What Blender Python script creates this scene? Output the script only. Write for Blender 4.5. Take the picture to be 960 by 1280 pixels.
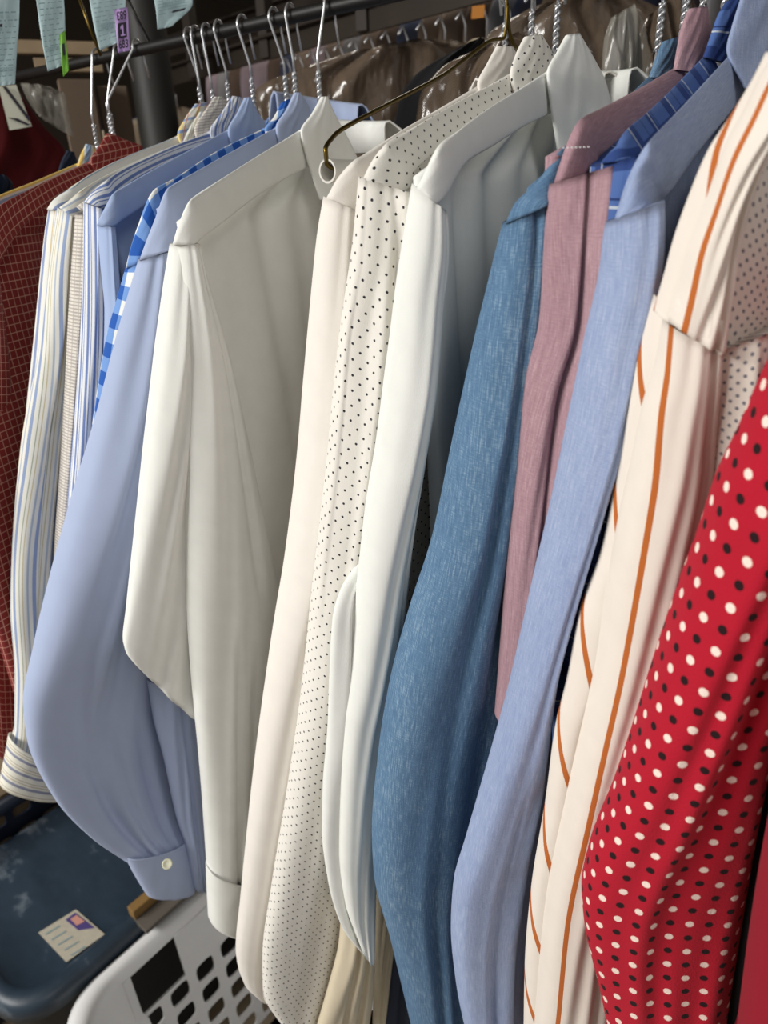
import bpy, math, random
import numpy as np
random.seed(7); rng = np.random.default_rng(7)
for o in list(bpy.data.objects): bpy.data.objects.remove(o)
scene = bpy.context.scene
COL = scene.collection

# ------------------------------------------------------------------ camera
F, PITCH, ROLL, YAW = 900.0, 24.8, -2.0, 51.0
CP = np.array([0.0, 0.0, 1.44])
def _cam_axes():
    p, r, y = map(math.radians, (PITCH, ROLL, YAW))
    fh = np.array([-math.cos(y), math.sin(y), 0]); rt = np.array([math.sin(y), math.cos(y), 0]); up = np.array([0, 0, 1.0])
    fw = fh*math.cos(p) - up*math.sin(p); u = up*math.cos(p) + fh*math.sin(p)
    return rt*math.cos(r) + u*math.sin(r), -rt*math.sin(r) + u*math.cos(r), fw
CR, CU, CF = _cam_axes()
from mathutils import Matrix, Vector
cd = bpy.data.cameras.new('camera'); cam = bpy.data.objects.new('camera', cd); COL.objects.link(cam)
cam.matrix_world = Matrix(((CR[0], CU[0], -CF[0], CP[0]), (CR[1], CU[1], -CF[1], CP[1]), (CR[2], CU[2], -CF[2], CP[2]), (0, 0, 0, 1)))
cd.sensor_fit = 'VERTICAL'; cd.sensor_height = 24.0; cd.lens = F/1280*24.0; cd.clip_start = 0.02
cd.dof.use_dof = True; cd.dof.focus_distance = 0.44; cd.dof.aperture_fstop = 7.0
scene.camera = cam
# ------------------------------------------------------------------ light
w = bpy.data.worlds.new('world'); scene.world = w; w.use_nodes = True
w.node_tree.nodes['Background'].inputs[0].default_value = (1.0, 0.985, 0.955, 1); w.node_tree.nodes['Background'].inputs[1].default_value = 0.26
def area(name, loc, target, size, size_y, energy, col):
    l = bpy.data.lights.new(name, 'AREA'); l.shape = 'RECTANGLE'; l.size = size; l.size_y = size_y; l.energy = energy; l.color = col
    o = bpy.data.objects.new(name, l); COL.objects.link(o); o.location = loc
    o.rotation_euler = (Vector(target) - Vector(loc)).to_track_quat('-Z', 'Y').to_euler(); return o
area('aisle_tube_light', (-1.55, -1.7, 2.25), (-0.4, 0.3, 0.9), 1.7, 0.6, 76, (1.0, 0.985, 0.95))
area('aisle_tube_light', (0.9, -0.35, 2.55), (0.1, 0.3, 1.1), 0.3, 1.2, 8, (1.0, 0.985, 0.955))
area('rear_tube_light', (-1.9, 2.2, 2.55), (-1.9, 2.4, 0), 1.4, 0.4, 12, (1.0, 0.93, 0.82))
scene.view_settings.view_transform = 'Standard'; scene.view_settings.look = 'None'
scene.view_settings.exposure = 0.05; scene.view_settings.gamma = 1.0; scene.view_settings.use_curve_mapping = False

# ------------------------------------------------------------------ pixel helpers
def ray(x, y):
    d = CF + CR*(x-480)/F - CU*(y-640)/F
    return d/math.hypot(d[0], d[1])
def at(x, y, r): return CP + ray(x, y)*r                 # r: distance over the ground
def atz(x, y, z): d = ray(x, y); return CP + d*((z-CP[2])/d[2])   # on a level plane
def proj(P):
    v = np.asarray(P) - CP; z = v @ CF
    return 480 + F*(v @ CR)/z, 640 - F*(v @ CU)/z
def reach(A, px, s):                                       # point on the pixel's ray s metres (over the ground) beyond A
    d = ray(*px); a = A - CP; b = -(d[:2] @ a[:2]); c = a[:2] @ a[:2] - s*s
    return at(px[0], px[1], -b + math.sqrt(max(0.0, b*b-c)))
def unit(v): return v/np.linalg.norm(v)
def hx(h, k=1.0):
    h = h.lstrip('#'); v = [int(h[i:i+2], 16)/255 for i in (0, 2, 4)]
    return tuple(k*(x/12.92 if x <= .04045 else ((x+.055)/1.055)**2.4) for x in v) + (1,)

# ------------------------------------------------------------------ materials
class NT:
    def __init__(s, name):
        s.m = bpy.data.materials.new(name); s.m.use_nodes = True; s.t = s.m.node_tree
        s.b = s.t.nodes['Principled BSDF']; s.uvn = None
    def n(s, ty, **kw):
        o = s.t.nodes.new(ty)
        for k, v in kw.items(): setattr(o, k, v)
        return o
    def lk(s, a, b): s.t.links.new(a, b)
    def val(s, x, sock):
        if isinstance(x, (int, float)): sock.default_value = x
        else: s.lk(x, sock)
    def math(s, op, a, b=0.0, c=None):
        o = s.n('ShaderNodeMath', operation=op); s.val(a, o.inputs[0]); s.val(b, o.inputs[1])
        if c is not None: s.val(c, o.inputs[2])
        return o.outputs[0]
    def uv(s):
        if s.uvn is None:
            t = s.n('ShaderNodeUVMap'); t.uv_map = 'uv'; sp = s.n('ShaderNodeSeparateXYZ'); s.lk(t.outputs[0], sp.inputs[0])
            s.uvn = (sp.outputs[0], sp.outputs[1], t.outputs[0])
        return s.uvn
    def mix(s, fac, a, b):
        o = s.n('ShaderNodeMix', data_type='RGBA'); s.val(fac, o.inputs[0])
        for v, i in ((a, 6), (b, 7)):
            if isinstance(v, tuple): o.inputs[i].default_value = v
            else: s.lk(v, o.inputs[i])
        return o.outputs[2]
    def noise(s, vec, scale, detail=2.0, stretch=None):
        if stretch is not None:
            mp = s.n('ShaderNodeMapping'); mp.inputs['Scale'].default_value = stretch; s.lk(vec, mp.inputs[0]); vec = mp.outputs[0]
        o = s.n('ShaderNodeTexNoise'); o.inputs['Scale'].default_value = scale; o.inputs['Detail'].default_value = detail; s.lk(vec, o.inputs['Vector'])
        return o.outputs[0]
    def saw(s, x, period, off=0.0):
        return s.math('FRACT', s.math('DIVIDE', s.math('ADD', x, off + 100*period), period))
    def band(s, x, period, pos, width, off=0.0):            # 1 inside a stripe centred at pos (metres)
        d = s.math('ABSOLUTE', s.math('SUBTRACT', s.saw(x, period, off - pos + period/2), 0.5))
        return s.math('LESS_THAN', d, width/period/2)
    def dots(s, u, v, pu, pv, rad, ou=0.0, ov=0.0):
        a = s.math('MULTIPLY', s.math('SUBTRACT', s.saw(u, pu, ou), .5), pu)
        b = s.math('MULTIPLY', s.math('SUBTRACT', s.saw(v, pv, ov), .5), pv)
        d = s.math('ADD', s.math('MULTIPLY', a, a), s.math('MULTIPLY', b, b))
        return s.math('LESS_THAN', d, rad*rad)
    def finish(s, col, rough=0.85, weave=0.0006, wamp=0.25, mottle=0.06, sheen=0.05):
        u, v, vec = s.uv()
        if mottle:
            f = s.noise(vec, 60.0, 4.0)
            m = s.n('ShaderNodeHueSaturation'); s.lk(s.math('ADD', s.math('MULTIPLY', f, 2*mottle), 1-mottle), m.inputs['Value'])
            if isinstance(col, tuple): m.inputs['Color'].default_value = col
            else: s.lk(col, m.inputs['Color'])
            col = m.outputs[0]
        if isinstance(col, tuple): s.b.inputs['Base Color'].default_value = col
        else: s.lk(col, s.b.inputs['Base Color'])
        s.b.inputs['Roughness'].default_value = rough; s.b.inputs['Specular IOR Level'].default_value = 0.25
        s.b.inputs['Sheen Weight'].default_value = sheen
        if weave:
            h = s.noise(vec, 1.0/weave, 1.0)
            h2 = s.noise(vec, 45.0, 3.0, (1.0, 0.35, 1.0))
            b = s.n('ShaderNodeBump'); b.inputs['Strength'].default_value = wamp; b.inputs['Distance'].default_value = 0.0006
            s.lk(s.math('ADD', h, s.math('MULTIPLY', h2, 2.5)), b.inputs['Height']); s.lk(b.outputs[0], s.b.inputs['Normal'])
        return s.m
MATS = {}
def fab(name, hexc, **kw):
    t = NT(name); MATS[name] = t.finish(hx(hexc), **kw); return MATS[name]
def stripes(name, base, specs, period, across=False, off=0.0, **kw):
    t = NT(name); u, v, _ = t.uv(); x = v if across else u; c = hx(base)
    for pos, wd, col in specs: c = t.mix(t.band(x, period, pos, wd, off), c, hx(col))
    MATS[name] = t.finish(c, **kw); return MATS[name]
def simple(name, hexc, rough=.6, metal=0.0, noise=0.0, bump=0.0, scale=30, spec=.5, k=1.0):
    t = NT(name); c = hx(hexc, k); tc = t.n('ShaderNodeTexCoord')
    if noise:
        f = t.noise(tc.outputs['Object'], scale, 5.0); c = t.mix(f, hx(hexc, k*(1-noise)), hx(hexc, k*(1+noise)))
        t.lk(c, t.b.inputs['Base Color'])
        if bump:
            b = t.n('ShaderNodeBump'); b.inputs['Strength'].default_value = bump; b.inputs['Distance'].default_value = .003; t.lk(f, b.inputs['Height']); t.lk(b.outputs[0], t.b.inputs['Normal'])
    else: t.b.inputs['Base Color'].default_value = c
    t.b.inputs['Roughness'].default_value = rough; t.b.inputs['Metallic'].default_value = metal; t.b.inputs['Specular IOR Level'].default_value = spec
    MATS[name] = t.m; return t.m

fab('white_e', '#e5e5e0'); fab('cream_d', '#e6e0d8'); fab('white_g', '#e6e7e2'); fab('tail_lining', '#d9ccb2')
fab('lightblue6', '#9daed0'); fab('lightblue8', '#a6b2cf', mottle=.04)
def m_dots():
    t = NT('pin_dots'); u, v, _ = t.uv(); P = .0086
    d = t.math('MAXIMUM', t.dots(u, v, P, P, .00074), t.dots(u, v, P, P, .00074, P/2, P/2))
    MATS['pin_dots'] = t.finish(t.mix(d, hx('#e4e0d8'), hx('#2b2b33')))
    t = NT('grey_dots'); u, v, _ = t.uv(); P = .0048
    d = t.math('MAXIMUM', t.dots(u, v, P, P, .0007), t.dots(u, v, P, P, .0007, P/2, P/2))
    MATS['grey_dots'] = t.finish(t.mix(d, hx('#e0d8cd'), hx('#77777f')))
    t = NT('polka'); u, v, _ = t.uv(); P = .0166; Q = .0092
    c = hx('#b01029')
    wd = t.math('MAXIMUM', t.dots(u, v, P, Q*2,   .00185), t.dots(u, v, P, Q*2,   .00185, P/2, Q))
    bd = t.math('MAXIMUM', t.dots(u, v, P, Q*2,   .00185, 0, Q), t.dots(u, v, P, Q*2,   .00185, P/2, 0))
    c = t.mix(bd, t.mix(wd, c, hx('#f2dccf')), hx('#22090f'))
    MATS['polka'] = t.finish(c, weave=.0009, wamp=.5)
m_dots()
stripes('windowpane', '#7d2a27', [(0, .0008, '#c79a8b')], .0062)
def m_grid(name, base, line, P, wd):
    t = NT(name); u, v, _ = t.uv()
    MATS[name] = t.finish(t.mix(t.math('MAXIMUM', t.band(u, P, 0, wd), t.band(v, P, 0, wd)), hx(base), hx(line)))
m_grid('red_check', '#7c2724', '#c0907f', .0068, .0006)
stripes('stripe2', '#dddcd6', [(.004, .0045, '#8593b8'), (.013, .0012, '#c9b48a'), (.016, .0012, '#9fb0c0')], .022)
stripes('stripe3', '#dedcd3', [(.003, .0032, '#8c9cbd'), (.0085, .0008, '#9aa08c'), (.0115, .0008, '#c2b48f'), (.0155, .0016, '#a9b3c2')], .018)
stripes('stripe3_cuff', '#e0ddd0', [(.003, .0032, '#8f92a5'), (.0075, .0009, '#b9ac93'), (.0105, .0009, '#b9ac93')], .015, across=True)
stripes('stripe5', '#dfe0e2', [(.002, .0022, '#6f83b4'), (.0048, .0007, '#6f83b4')], .0068)
def m_seer():
    t = NT('seersucker'); u, v, _ = t.uv()
    f = t.math('MAXIMUM', t.band(v, .0026, 0, .0011), t.band(u, .0052, 0, .0007))
    MATS['seersucker'] = t.finish(t.mix(f, hx('#d9d3c9'), hx('#b0a8a2')), wamp=.6)
    t = NT('gingham'); u, v, _ = t.uv(); P = .021
    a, b = t.band(u, P, 0, P/2), t.band(v, P, 0, P/2); s = t.math('MULTIPLY', t.math('ADD', a, b), .5)
    c = t.mix(t.math('GREATER_THAN', s, .25), hx('#e4e4e0'), hx('#6f95cf'))
    c = t.mix(t.math('GREATER_THAN', s, .75), c, hx('#1f55a8')); MATS['gingham'] = t.finish(c)
    t = NT('collar_plaid'); u, v, _ = t.uv(); c = hx('#dcdad2')
    for x, p, w_, h in ((u, .014, .004, '#e6cf8d'), (v, .012, .003, '#8fa3c6'), (u, .01, .0012, '#c98b74')): c = t.mix(t.band(x, p, 0, w_), c, hx(h))
    MATS['collar_plaid'] = t.finish(c)
    t = NT('navy_plaid'); u, v, _ = t.uv(); c = hx('#4c68a2')
    for x, p, pos, w_, h in ((u, .022, 0, .006, '#2c437c'), (v, .03, .0, .008, '#2c437c'), (u, .03, .012, .001, '#aeb7c4'), (v, .034, .017, .0011, '#b7bfc9'), (v, .02, .006, .001, '#24386b')): c = t.mix(t.band(x, p, pos, w_), c, hx(h))
    MATS['navy_plaid'] = t.finish(c)
m_seer()
def m_denim(name, a, b, c3):
    t = NT(name); u, v, vec = t.uv()
    n1 = t.noise(vec, 1300.0, 2.0, (1.0, .07, 1)); n2 = t.noise(vec, 1300.0, 2.0, (.2, 1.0, 1)); n3 = t.noise(vec, 25.0, 3.0, (1, .3, 1))
    f = t.math('ADD', t.math('ADD', t.math('MULTIPLY', n1, .55), t.math('MULTIPLY', n2, .30)), t.math('MULTIPLY', n3, .35))
    r = t.n('ShaderNodeValToRGB'); t.lk(f, r.inputs[0]); e = r.color_ramp.elements
    e[0].position = .44; e[0].color = hx(a); e[1].position = .80; e[1].color = hx(c3); k = e.new(.62); k.color = hx(b)
    MATS[name] = t.finish(r.outputs[0], weave=.0005, wamp=.6, mottle=.05)
m_denim('denim', '#4a6888', '#5b7c9b', '#90a7bb'); m_denim('pink_melange', '#987780', '#a9878f', '#be9fa5'); m_denim('oxford_blue', '#8998bc', '#98a6c7', '#afbad2')
stripes('ecru_stripe', '#e6dcd1', [(-.016, .0027, '#b9652c')], .044)
def m_ecru():
    for nm, k, P in (('ecru_lobe', 2.6, .068),):
        t = NT(nm); u, v, _ = t.uv(); MATS[nm] = t.finish(t.mix(t.band(t.math('ADD', v, t.math('MULTIPLY', u, k)), P, 0, .0085), hx('#e6dcd1'), hx('#b9652c')))
m_ecru()
fab('dark_red', '#8e1226', weave=.001); fab('maroon', '#5a1418'); fab('navy', '#1a2436'); fab('charcoal', '#3a4356'); fab('plaid0', '#d9d6c8')
stripes('yellow_blue', '#dcd9cd', [(.0, .006, '#8ea5c0'), (.009, .004, '#e2c067')], .016)
fab('inner_greyblue', '#8ba0ba'); fab('black_cloth', '#0d0d10'); fab('brown_cloth', '#5d4c40'); fab('grey_cloth', '#6a6a6c')
simple('wire', '#c8c9cc', .35, .85); simple('gold_wire', '#5e4d22', .3, .9); simple('paper_tube', '#cfcdc6', .8)
simple('button', '#d8d6bd', .35); simple('stitch', '#55595f', .9); simple('rail_steel', '#14110f', .5, .4, .3)
simple('column', '#272522', .55, 0, .2, .1, 8); simple('beam', '#2e251d', .6, .1, .3, .2, 12); simple('tan', '#8d7a60', .8, 0, .25); simple('brown_paper', '#5c4c3d', .8, 0, .25, .2, 9)
simple('ticket', '#b5cdd0', .7, 0, .06); simple('ticket_lilac', '#c3a0dc', .7); simple('ticket_lime', '#7fc23f', .7); simple('ink', '#2a2430', .8); simple('ink_grey', '#7d959a', .8); simple('ticket_white', '#cfcfbd', .75)
simple('bin_navy', '#2d3b4b', .42, 0, .18, .15, 10); simple('bin_dark', '#161b20', .6, 0, .2); simple('basket_white', '#ecebea', .4, 0, .03); simple('basket_navy', '#10182a', .45)
simple('label_paper', '#b5ad9c', .8, 0, .15, 0, 120); simple('label_print', '#4a3c78', .8); simple('label_pink', '#c98f80', .8); simple('wood', '#8a6a3a', .7, 0, .3, .2, 20); simple('board_grey', '#5d564e', .8, 0, .15)
simple('floor', '#857661', .75, 0, .3, .2, 6); simple('wall', '#4a4036', .9, 0, .2, .1, 3); simple('ceil', '#77736a', .9)
simple('orange_tag', '#b9772a', .7)
def m_bin():
    t = NT('bin_navy'); tc = t.n('ShaderNodeTexCoord'); f = t.noise(tc.outputs['Object'], 9.0, 8.0, (1.0, 2.2, 1.0)); g = t.noise(tc.outputs['Object'], 60.0, 6.0)
    r = t.n('ShaderNodeValToRGB'); t.lk(t.math('ADD', t.math('MULTIPLY', f, .8), t.math('MULTIPLY', g, .2)), r.inputs[0]); e = r.color_ramp.elements
    e[0].position = .35; e[0].color = hx('#26333f'); e[1].position = .72; e[1].color = hx('#7d8790'); k = e.new(.58); k.color = hx('#2f3d4b')
    t.lk(r.outputs[0], t.b.inputs['Base Color']); t.b.inputs['Roughness'].default_value = .42; MATS['bin_navy'] = t.m
m_bin()
def m_plastic(name, col, tr):
    t = NT(name); t.b.inputs['Base Color'].default_value = hx(col); t.b.inputs['Roughness'].default_value = .16; t.b.inputs['Specular IOR Level'].default_value = .8
    tc = t.n('ShaderNodeTexCoord'); f = t.noise(tc.outputs['Object'], 16.0, 3.0, (1, 1, .45)); b = t.n('ShaderNodeBump'); b.inputs['Strength'].default_value = 1.0; b.inputs['Distance'].default_value = .03
    t.lk(f, b.inputs['Height']); t.lk(b.outputs[0], t.b.inputs['Normal'])
    tp = t.n('ShaderNodeBsdfTransparent'); mx = t.n('ShaderNodeMixShader'); mx.inputs[0].default_value = tr
    t.lk(t.b.outputs[0], mx.inputs[1]); t.lk(tp.outputs[0], mx.inputs[2]); t.lk(mx.outputs[0], t.t.nodes['Material Output'].inputs[0]); MATS[name] = t.m
m_plastic('plastic', '#6f5f50', .35); m_plastic('plastic_clear', '#a8a49a', .6)

# ------------------------------------------------------------------ object helpers
def put(o, label=None, cat=None, group=None, kind=None):
    for k, v in (('label', label), ('category', cat), ('group', group), ('kind', kind)):
        if v: o[k] = v
    return o
def empty(name, loc, label, cat, group=None):
    o = bpy.data.objects.new(name, None); COL.objects.link(o); o.location = tuple(loc); o.empty_display_size = .02
    bpy.context.view_layer.update(); return put(o, label, cat, group)
def mesh(name, V, Fc, mat, parent=None, UV=None, smooth=True):
    org = np.array(parent_loc(parent)) if parent is not None else np.mean(np.asarray(V), axis=0)
    V = np.asarray(V, float) - org
    me = bpy.data.meshes.new(name); me.from_pydata([tuple(v) for v in V], [], Fc); me.update()
    if UV is not None:
        l = me.uv_layers.new(name='uv'); li = np.zeros(len(me.loops), int); me.loops.foreach_get('vertex_index', li)
        l.data.foreach_set('uv', np.asarray(UV, np.float32)[li].ravel())
    if smooth: me.polygons.foreach_set('use_smooth', [True]*len(me.polygons))
    me.materials.append(MATS[mat] if isinstance(mat, str) else mat)
    o = bpy.data.objects.new(name, me); COL.objects.link(o)
    if parent is None: o.location = tuple(org)
    else: o.parent = parent
    return o
def parent_loc(p):
    l = np.zeros(3)
    while p is not None: l = l + np.array(p.location); p = p.parent
    return l
def boxmesh(name, c, s, mat, parent=None, rz=0.0, bev=.1):
    c = np.array(c, float); s = np.array(s, float)/2; b = min(s)*bev; V = []; ca, sa = math.cos(rz), math.sin(rz)
    import itertools
    for sx, sy, sz in itertools.product((-1, 1), repeat=3):
        for k in range(3):
            p = np.array([sx, sy, sz])*s; 
            for j in range(3):
                if j != k: p[j] -= (sx, sy, sz)[j]*b
            V.append((p[0]*ca-p[1]*sa+c[0], p[0]*sa+p[1]*ca+c[1], p[2]+c[2]))
    import bmesh
    bm = bmesh.new(); [bm.verts.new(v) for v in V]; bmesh.ops.convex_hull(bm, input=bm.verts); bm.verts.ensure_lookup_table()
    Vs = [tuple(v.co) for v in bm.verts]; bm.verts.index_update(); Fs = [[v.index for v in f.verts] for f in bm.faces]; bm.free()
    return mesh(name, Vs, Fs, mat, parent, smooth=False)
def tube(path, r, n=8, closed=False):
    P = np.array(path, float); m = len(P); T = np.gradient(P, axis=0); T /= np.linalg.norm(T, axis=1)[:, None]
    up = np.array([0, 0, 1.0]); up = up if abs(T[0] @ up) < .9 else np.array([1.0, 0, 0])
    N = unit(np.cross(T[0], up)); V = []; Fc = []; rr = r if hasattr(r, '__len__') else [r]*m
    for i in range(m):
        N = unit(N - (N @ T[i])*T[i]); B = np.cross(T[i], N)
        for k in range(n):
            a = 2*math.pi*k/n; V.append(P[i] + rr[i]*(math.cos(a)*N + math.sin(a)*B))
    for i in range(m-1):
        for k in range(n): Fc.append([i*n+k, i*n+(k+1) % n, (i+1)*n+(k+1) % n, (i+1)*n+k])
    Fc.append(list(range(n))[::-1]); Fc.append([(m-1)*n+k for k in range(n)])
    return V, Fc
def join(*parts):
    V = []; Fc = []
    for v, f in parts: b = len(V); V += list(v); Fc += [[i+b for i in q] for q in f]
    return V, Fc
def cubic(K, X, n):
    """Smooth curve through rows of X at parameters K, monotone where the data is."""
    K = np.asarray(K, float); X = np.asarray(X, float); d = np.diff(X, axis=0)/np.diff(K)[:, None]; M = np.zeros_like(X)
    M[0], M[-1] = d[0], d[-1]
    for i in range(1, len(K)-1):
        a, b = d[i-1], d[i]; M[i] = np.where(a*b > 0, 2*a*b/np.where(a+b == 0, 1, a+b), 0.0)
    t = np.linspace(K[0], K[-1], n); out = np.zeros((n, X.shape[1]))
    for j, x in enumerate(t):
        i = min(max(np.searchsorted(K, x, 'right')-1, 0), len(K)-2); h = K[i+1]-K[i]; s = (x-K[i])/h
        out[j] = (2*s**3-3*s*s+1)*X[i] + (s**3-2*s*s+s)*h*M[i] + (-2*s**3+3*s*s)*X[i+1] + (s**3-s*s)*h*M[i+1]
    return out

def loft(name, PL, PR, thick, mat, parent, folds=(), nj=96, start='cap', end='cap', power=.8, wr=.0012, uoff=0.0, voff=0.0, back=.8, seed=0, lipd=.02):
    """Closed cloth tube between two 3-D edge lines PL / PR (rows of points); thick = half depth (number or list)."""
    nr = len(PL); r_ = np.random.default_rng(seed+11); ph = r_.uniform(0, 6.28, 6); kk = r_.uniform(1.0, 4.0, (6, 2))
    th = np.interp(np.linspace(0, 1, nr), np.linspace(0, 1, len(thick)), thick) if hasattr(thick, '__len__') else np.full(nr, thick)
    t = 2*math.pi*np.arange(nj)/nj + math.pi/2                # starts at the middle of the front
    s, q = np.cos(t), np.sin(t); prof = np.sign(q)*np.abs(q)**power*np.where(q > 0, 1.0, back); V = []; UV = []; vlen = 0.0; prev = None; h = nj//2
    for i in range(nr):
        c = (PL[i]+PR[i])/2; a = PR[i]-PL[i]; wd = np.linalg.norm(a)/2; a = a/(2*wd+1e-9); vv = i/(nr-1)
        wv = (CP-c)*np.array([1, 1, .15]); n = unit(wv-(wv @ a)*a)
        if prev is not None: vlen += np.linalg.norm(c-prev)
        prev = c; e = np.zeros(nj)
        for k, s0, s1, am, w_, *vr in folds:
            sc = s0+(s1-s0)*vv; g = 1.0
            if vr: g = max(0.0, min(1.0, (vv-vr[0])/.08))*max(0.0, min(1.0, (vr[1]-vv)/.08))
            if k == 'v': e -= g*am*np.exp(-((s-sc)/w_)**2)
            else: e += g*am*.5*np.tanh((s-sc)/w_)
        for k in range(6): e += wr*.8/(1+.9*k)*np.sin(kk[k, 0]*s*2.2*(1+k*.35)+kk[k, 1]*vv*4+ph[k])
        d = prof*th[i]+np.where(q > 0, e*np.minimum(1.0, np.maximum(q, 0)*2.2), 0.0)
        ring = c+np.outer(s*wd, a)+np.outer(d, n); seg = np.linalg.norm(np.roll(ring, -1, 0)-ring, axis=1); u = np.zeros(nj)
        u[1:h+1] = -np.cumsum(seg[:h]); u[h+1:] = np.cumsum(seg[h+1:][::-1])[::-1]
        V += list(ring); UV += [(x+uoff, -vlen+voff) for x in u]
    Fc = []
    for i in range(nr-1):
        for j in range(nj): Fc.append([i*nj+j, i*nj+(j+1) % nj, (i+1)*nj+(j+1) % nj, (i+1)*nj+j])
    def lip(base, inner, flip):
        b0 = base*nj; c = np.mean([V[b0+j] for j in range(nj)], axis=0); ci = np.mean([V[inner*nj+j] for j in range(nj)], axis=0); ci = c+(ci-c)*min(1.0, lipd/(np.linalg.norm(ci-c)+1e-9)); last = b0
        for sc, m in ((.97, 0.0), (.93, .6), (.85, 1.0)):
            st = len(V)
            for j in range(nj): V.append(c+(V[b0+j]-c)*sc+(ci-c)*m); UV.append(UV[b0+j])
            for j in range(nj):
                f_ = [last+j, last+(j+1) % nj, st+(j+1) % nj, st+j]; Fc.append(f_ if not flip else f_[::-1])
            last = st
        Fc.append([last+j for j in range(nj)])
    def cap(base, flip):
        b0 = base*nj; c = np.mean([V[b0+j] for j in range(nj)], axis=0); st = len(V); V.append(c); UV.append(UV[b0])
        for j in range(nj):
            f_ = [b0+j, b0+(j+1) % nj, st]; Fc.append(f_ if flip else f_[::-1])
    if start == 'cap': cap(0, True)
    else: lip(0, min(5, nr-1), True)
    if end == 'cap': cap(nr-1, False)
    else: lip(nr-1, max(0, nr-6), False)
    return mesh(name, V, Fc, mat, parent, UV)

def trace(name, secs, r0, thick, mat, parent, kx=.02, ky=0.0, n=60, rl=None, **kw):
    """secs: rows (Lx,Ly,Rx,Ry[,range offset]) down the cloth; the cloth hangs r0 metres from the lens over the ground."""
    S = np.array([list(s)+[0.0]*(5-len(s)) for s in secs], float); C = (S[:, :2]+S[:, 2:4])/2
    K = np.concatenate([[0], np.cumsum(np.linalg.norm(np.diff(C, axis=0), axis=1)+4)]); S = cubic(K, S, n)
    x0, y0 = S[0, 0], S[0, 1]
    PL = [at(s[0], s[1], r0+s[4]+kx*(s[0]-x0)/100*0.0+ky*(s[1]-y0)/1000) for s in S]
    PR = [at(s[2], s[3], r0+s[4]+kx*(s[2]-s[0])/100+ky*(s[3]-y0)/1000) for s in S]
    return loft(name, np.array(PL), np.array(PR), thick, mat, parent, **kw)

# ------------------------------------------------------------------ the room
def struct(o): o['kind'] = 'structure'; return o
struct(boxmesh('floor', (-1.5, 1.5, -.05), (8, 8, .1), 'floor'))
struct(boxmesh('wall_back', (-1.5, 5.45, 1.4), (8, .1, 2.8), 'wall'))
struct(boxmesh('wall_left', (-5.45, 1.5, 1.4), (.1, 8, 2.8), 'wall'))
struct(boxmesh('ceiling', (-1.5, 1.5, 2.85), (8, 8, .1), 'ceil'))

RAILY, RAILZ = .53, 1.575
rail = empty('garment_rail', (-.4, RAILY, RAILZ), 'dark steel clothes rail running above the hanging shirts', 'rail')
mesh('tube', *tube([(x, RAILY, RAILZ-.007) for x in np.linspace(-1.0, .55, 12)], .0055, 16), 'rail_steel', rail)

# ------------------------------------------------------------------ hangers
def hanger(C, l, width, z0, what, mat='wire', slope=.26, hookz=RAILZ+.002):
    C = np.array([C[0], C[1], z0]); h = empty('wire_hanger', C, 'thin silver wire hanger inside the '+what, 'hanger', 'wire hangers on the rail')
    a = C+np.array([0, 0, .03]); top = np.array([C[0], RAILY, hookz]); tw = a+np.array([0, 0, .026])
    L = [a]; 
    for sg in (-1, 1):
        pts = [a, a-np.array([0, 0, .014])+l*sg*.008, C+l*sg*.018+np.array([0, 0, .004]), C+l*sg*.05-np.array([0, 0, .006]), C+l*sg*width-np.array([0, 0, slope*width])]
        pts = cubic(range(5), pts, 20)
        if sg == -1: A_ = tube(pts, .0012, 6)
        else: B_ = tube(pts, .0012, 6)
    bar = tube([C+l*s*width-np.array([0, 0, slope*width+.006]) for s in np.linspace(-1, 1, 6)], .0012, 6)
    mesh('shoulder_wire', *join(A_, B_, bar), mat, h)
    st = []
    for k in (0, math.pi):
        st.append(tube([a+(tw-a)*t+.0014*np.array([math.cos(t*19+k), math.sin(t*19+k), 0]) for t in np.linspace(0, 1, 40)], .0012, 6))
    mesh('twisted_neck', *join(*st), mat, h)
    rr = .0095; cz = hookz-rr; hk = [tw, tw+np.array([0, 0, .01])]
    ctr = np.array([C[0], RAILY, cz])
    for ang in np.linspace(math.pi, -.3, 16): hk.append(ctr+rr*(math.cos(ang)*l+math.sin(ang)*np.array([0, 0, 1])))
    hk.append(hk[-1]+l*.006-np.array([0, 0, .02]))
    mesh('hook', *tube(hk, .0012, 6), mat, h)
    return h

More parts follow.
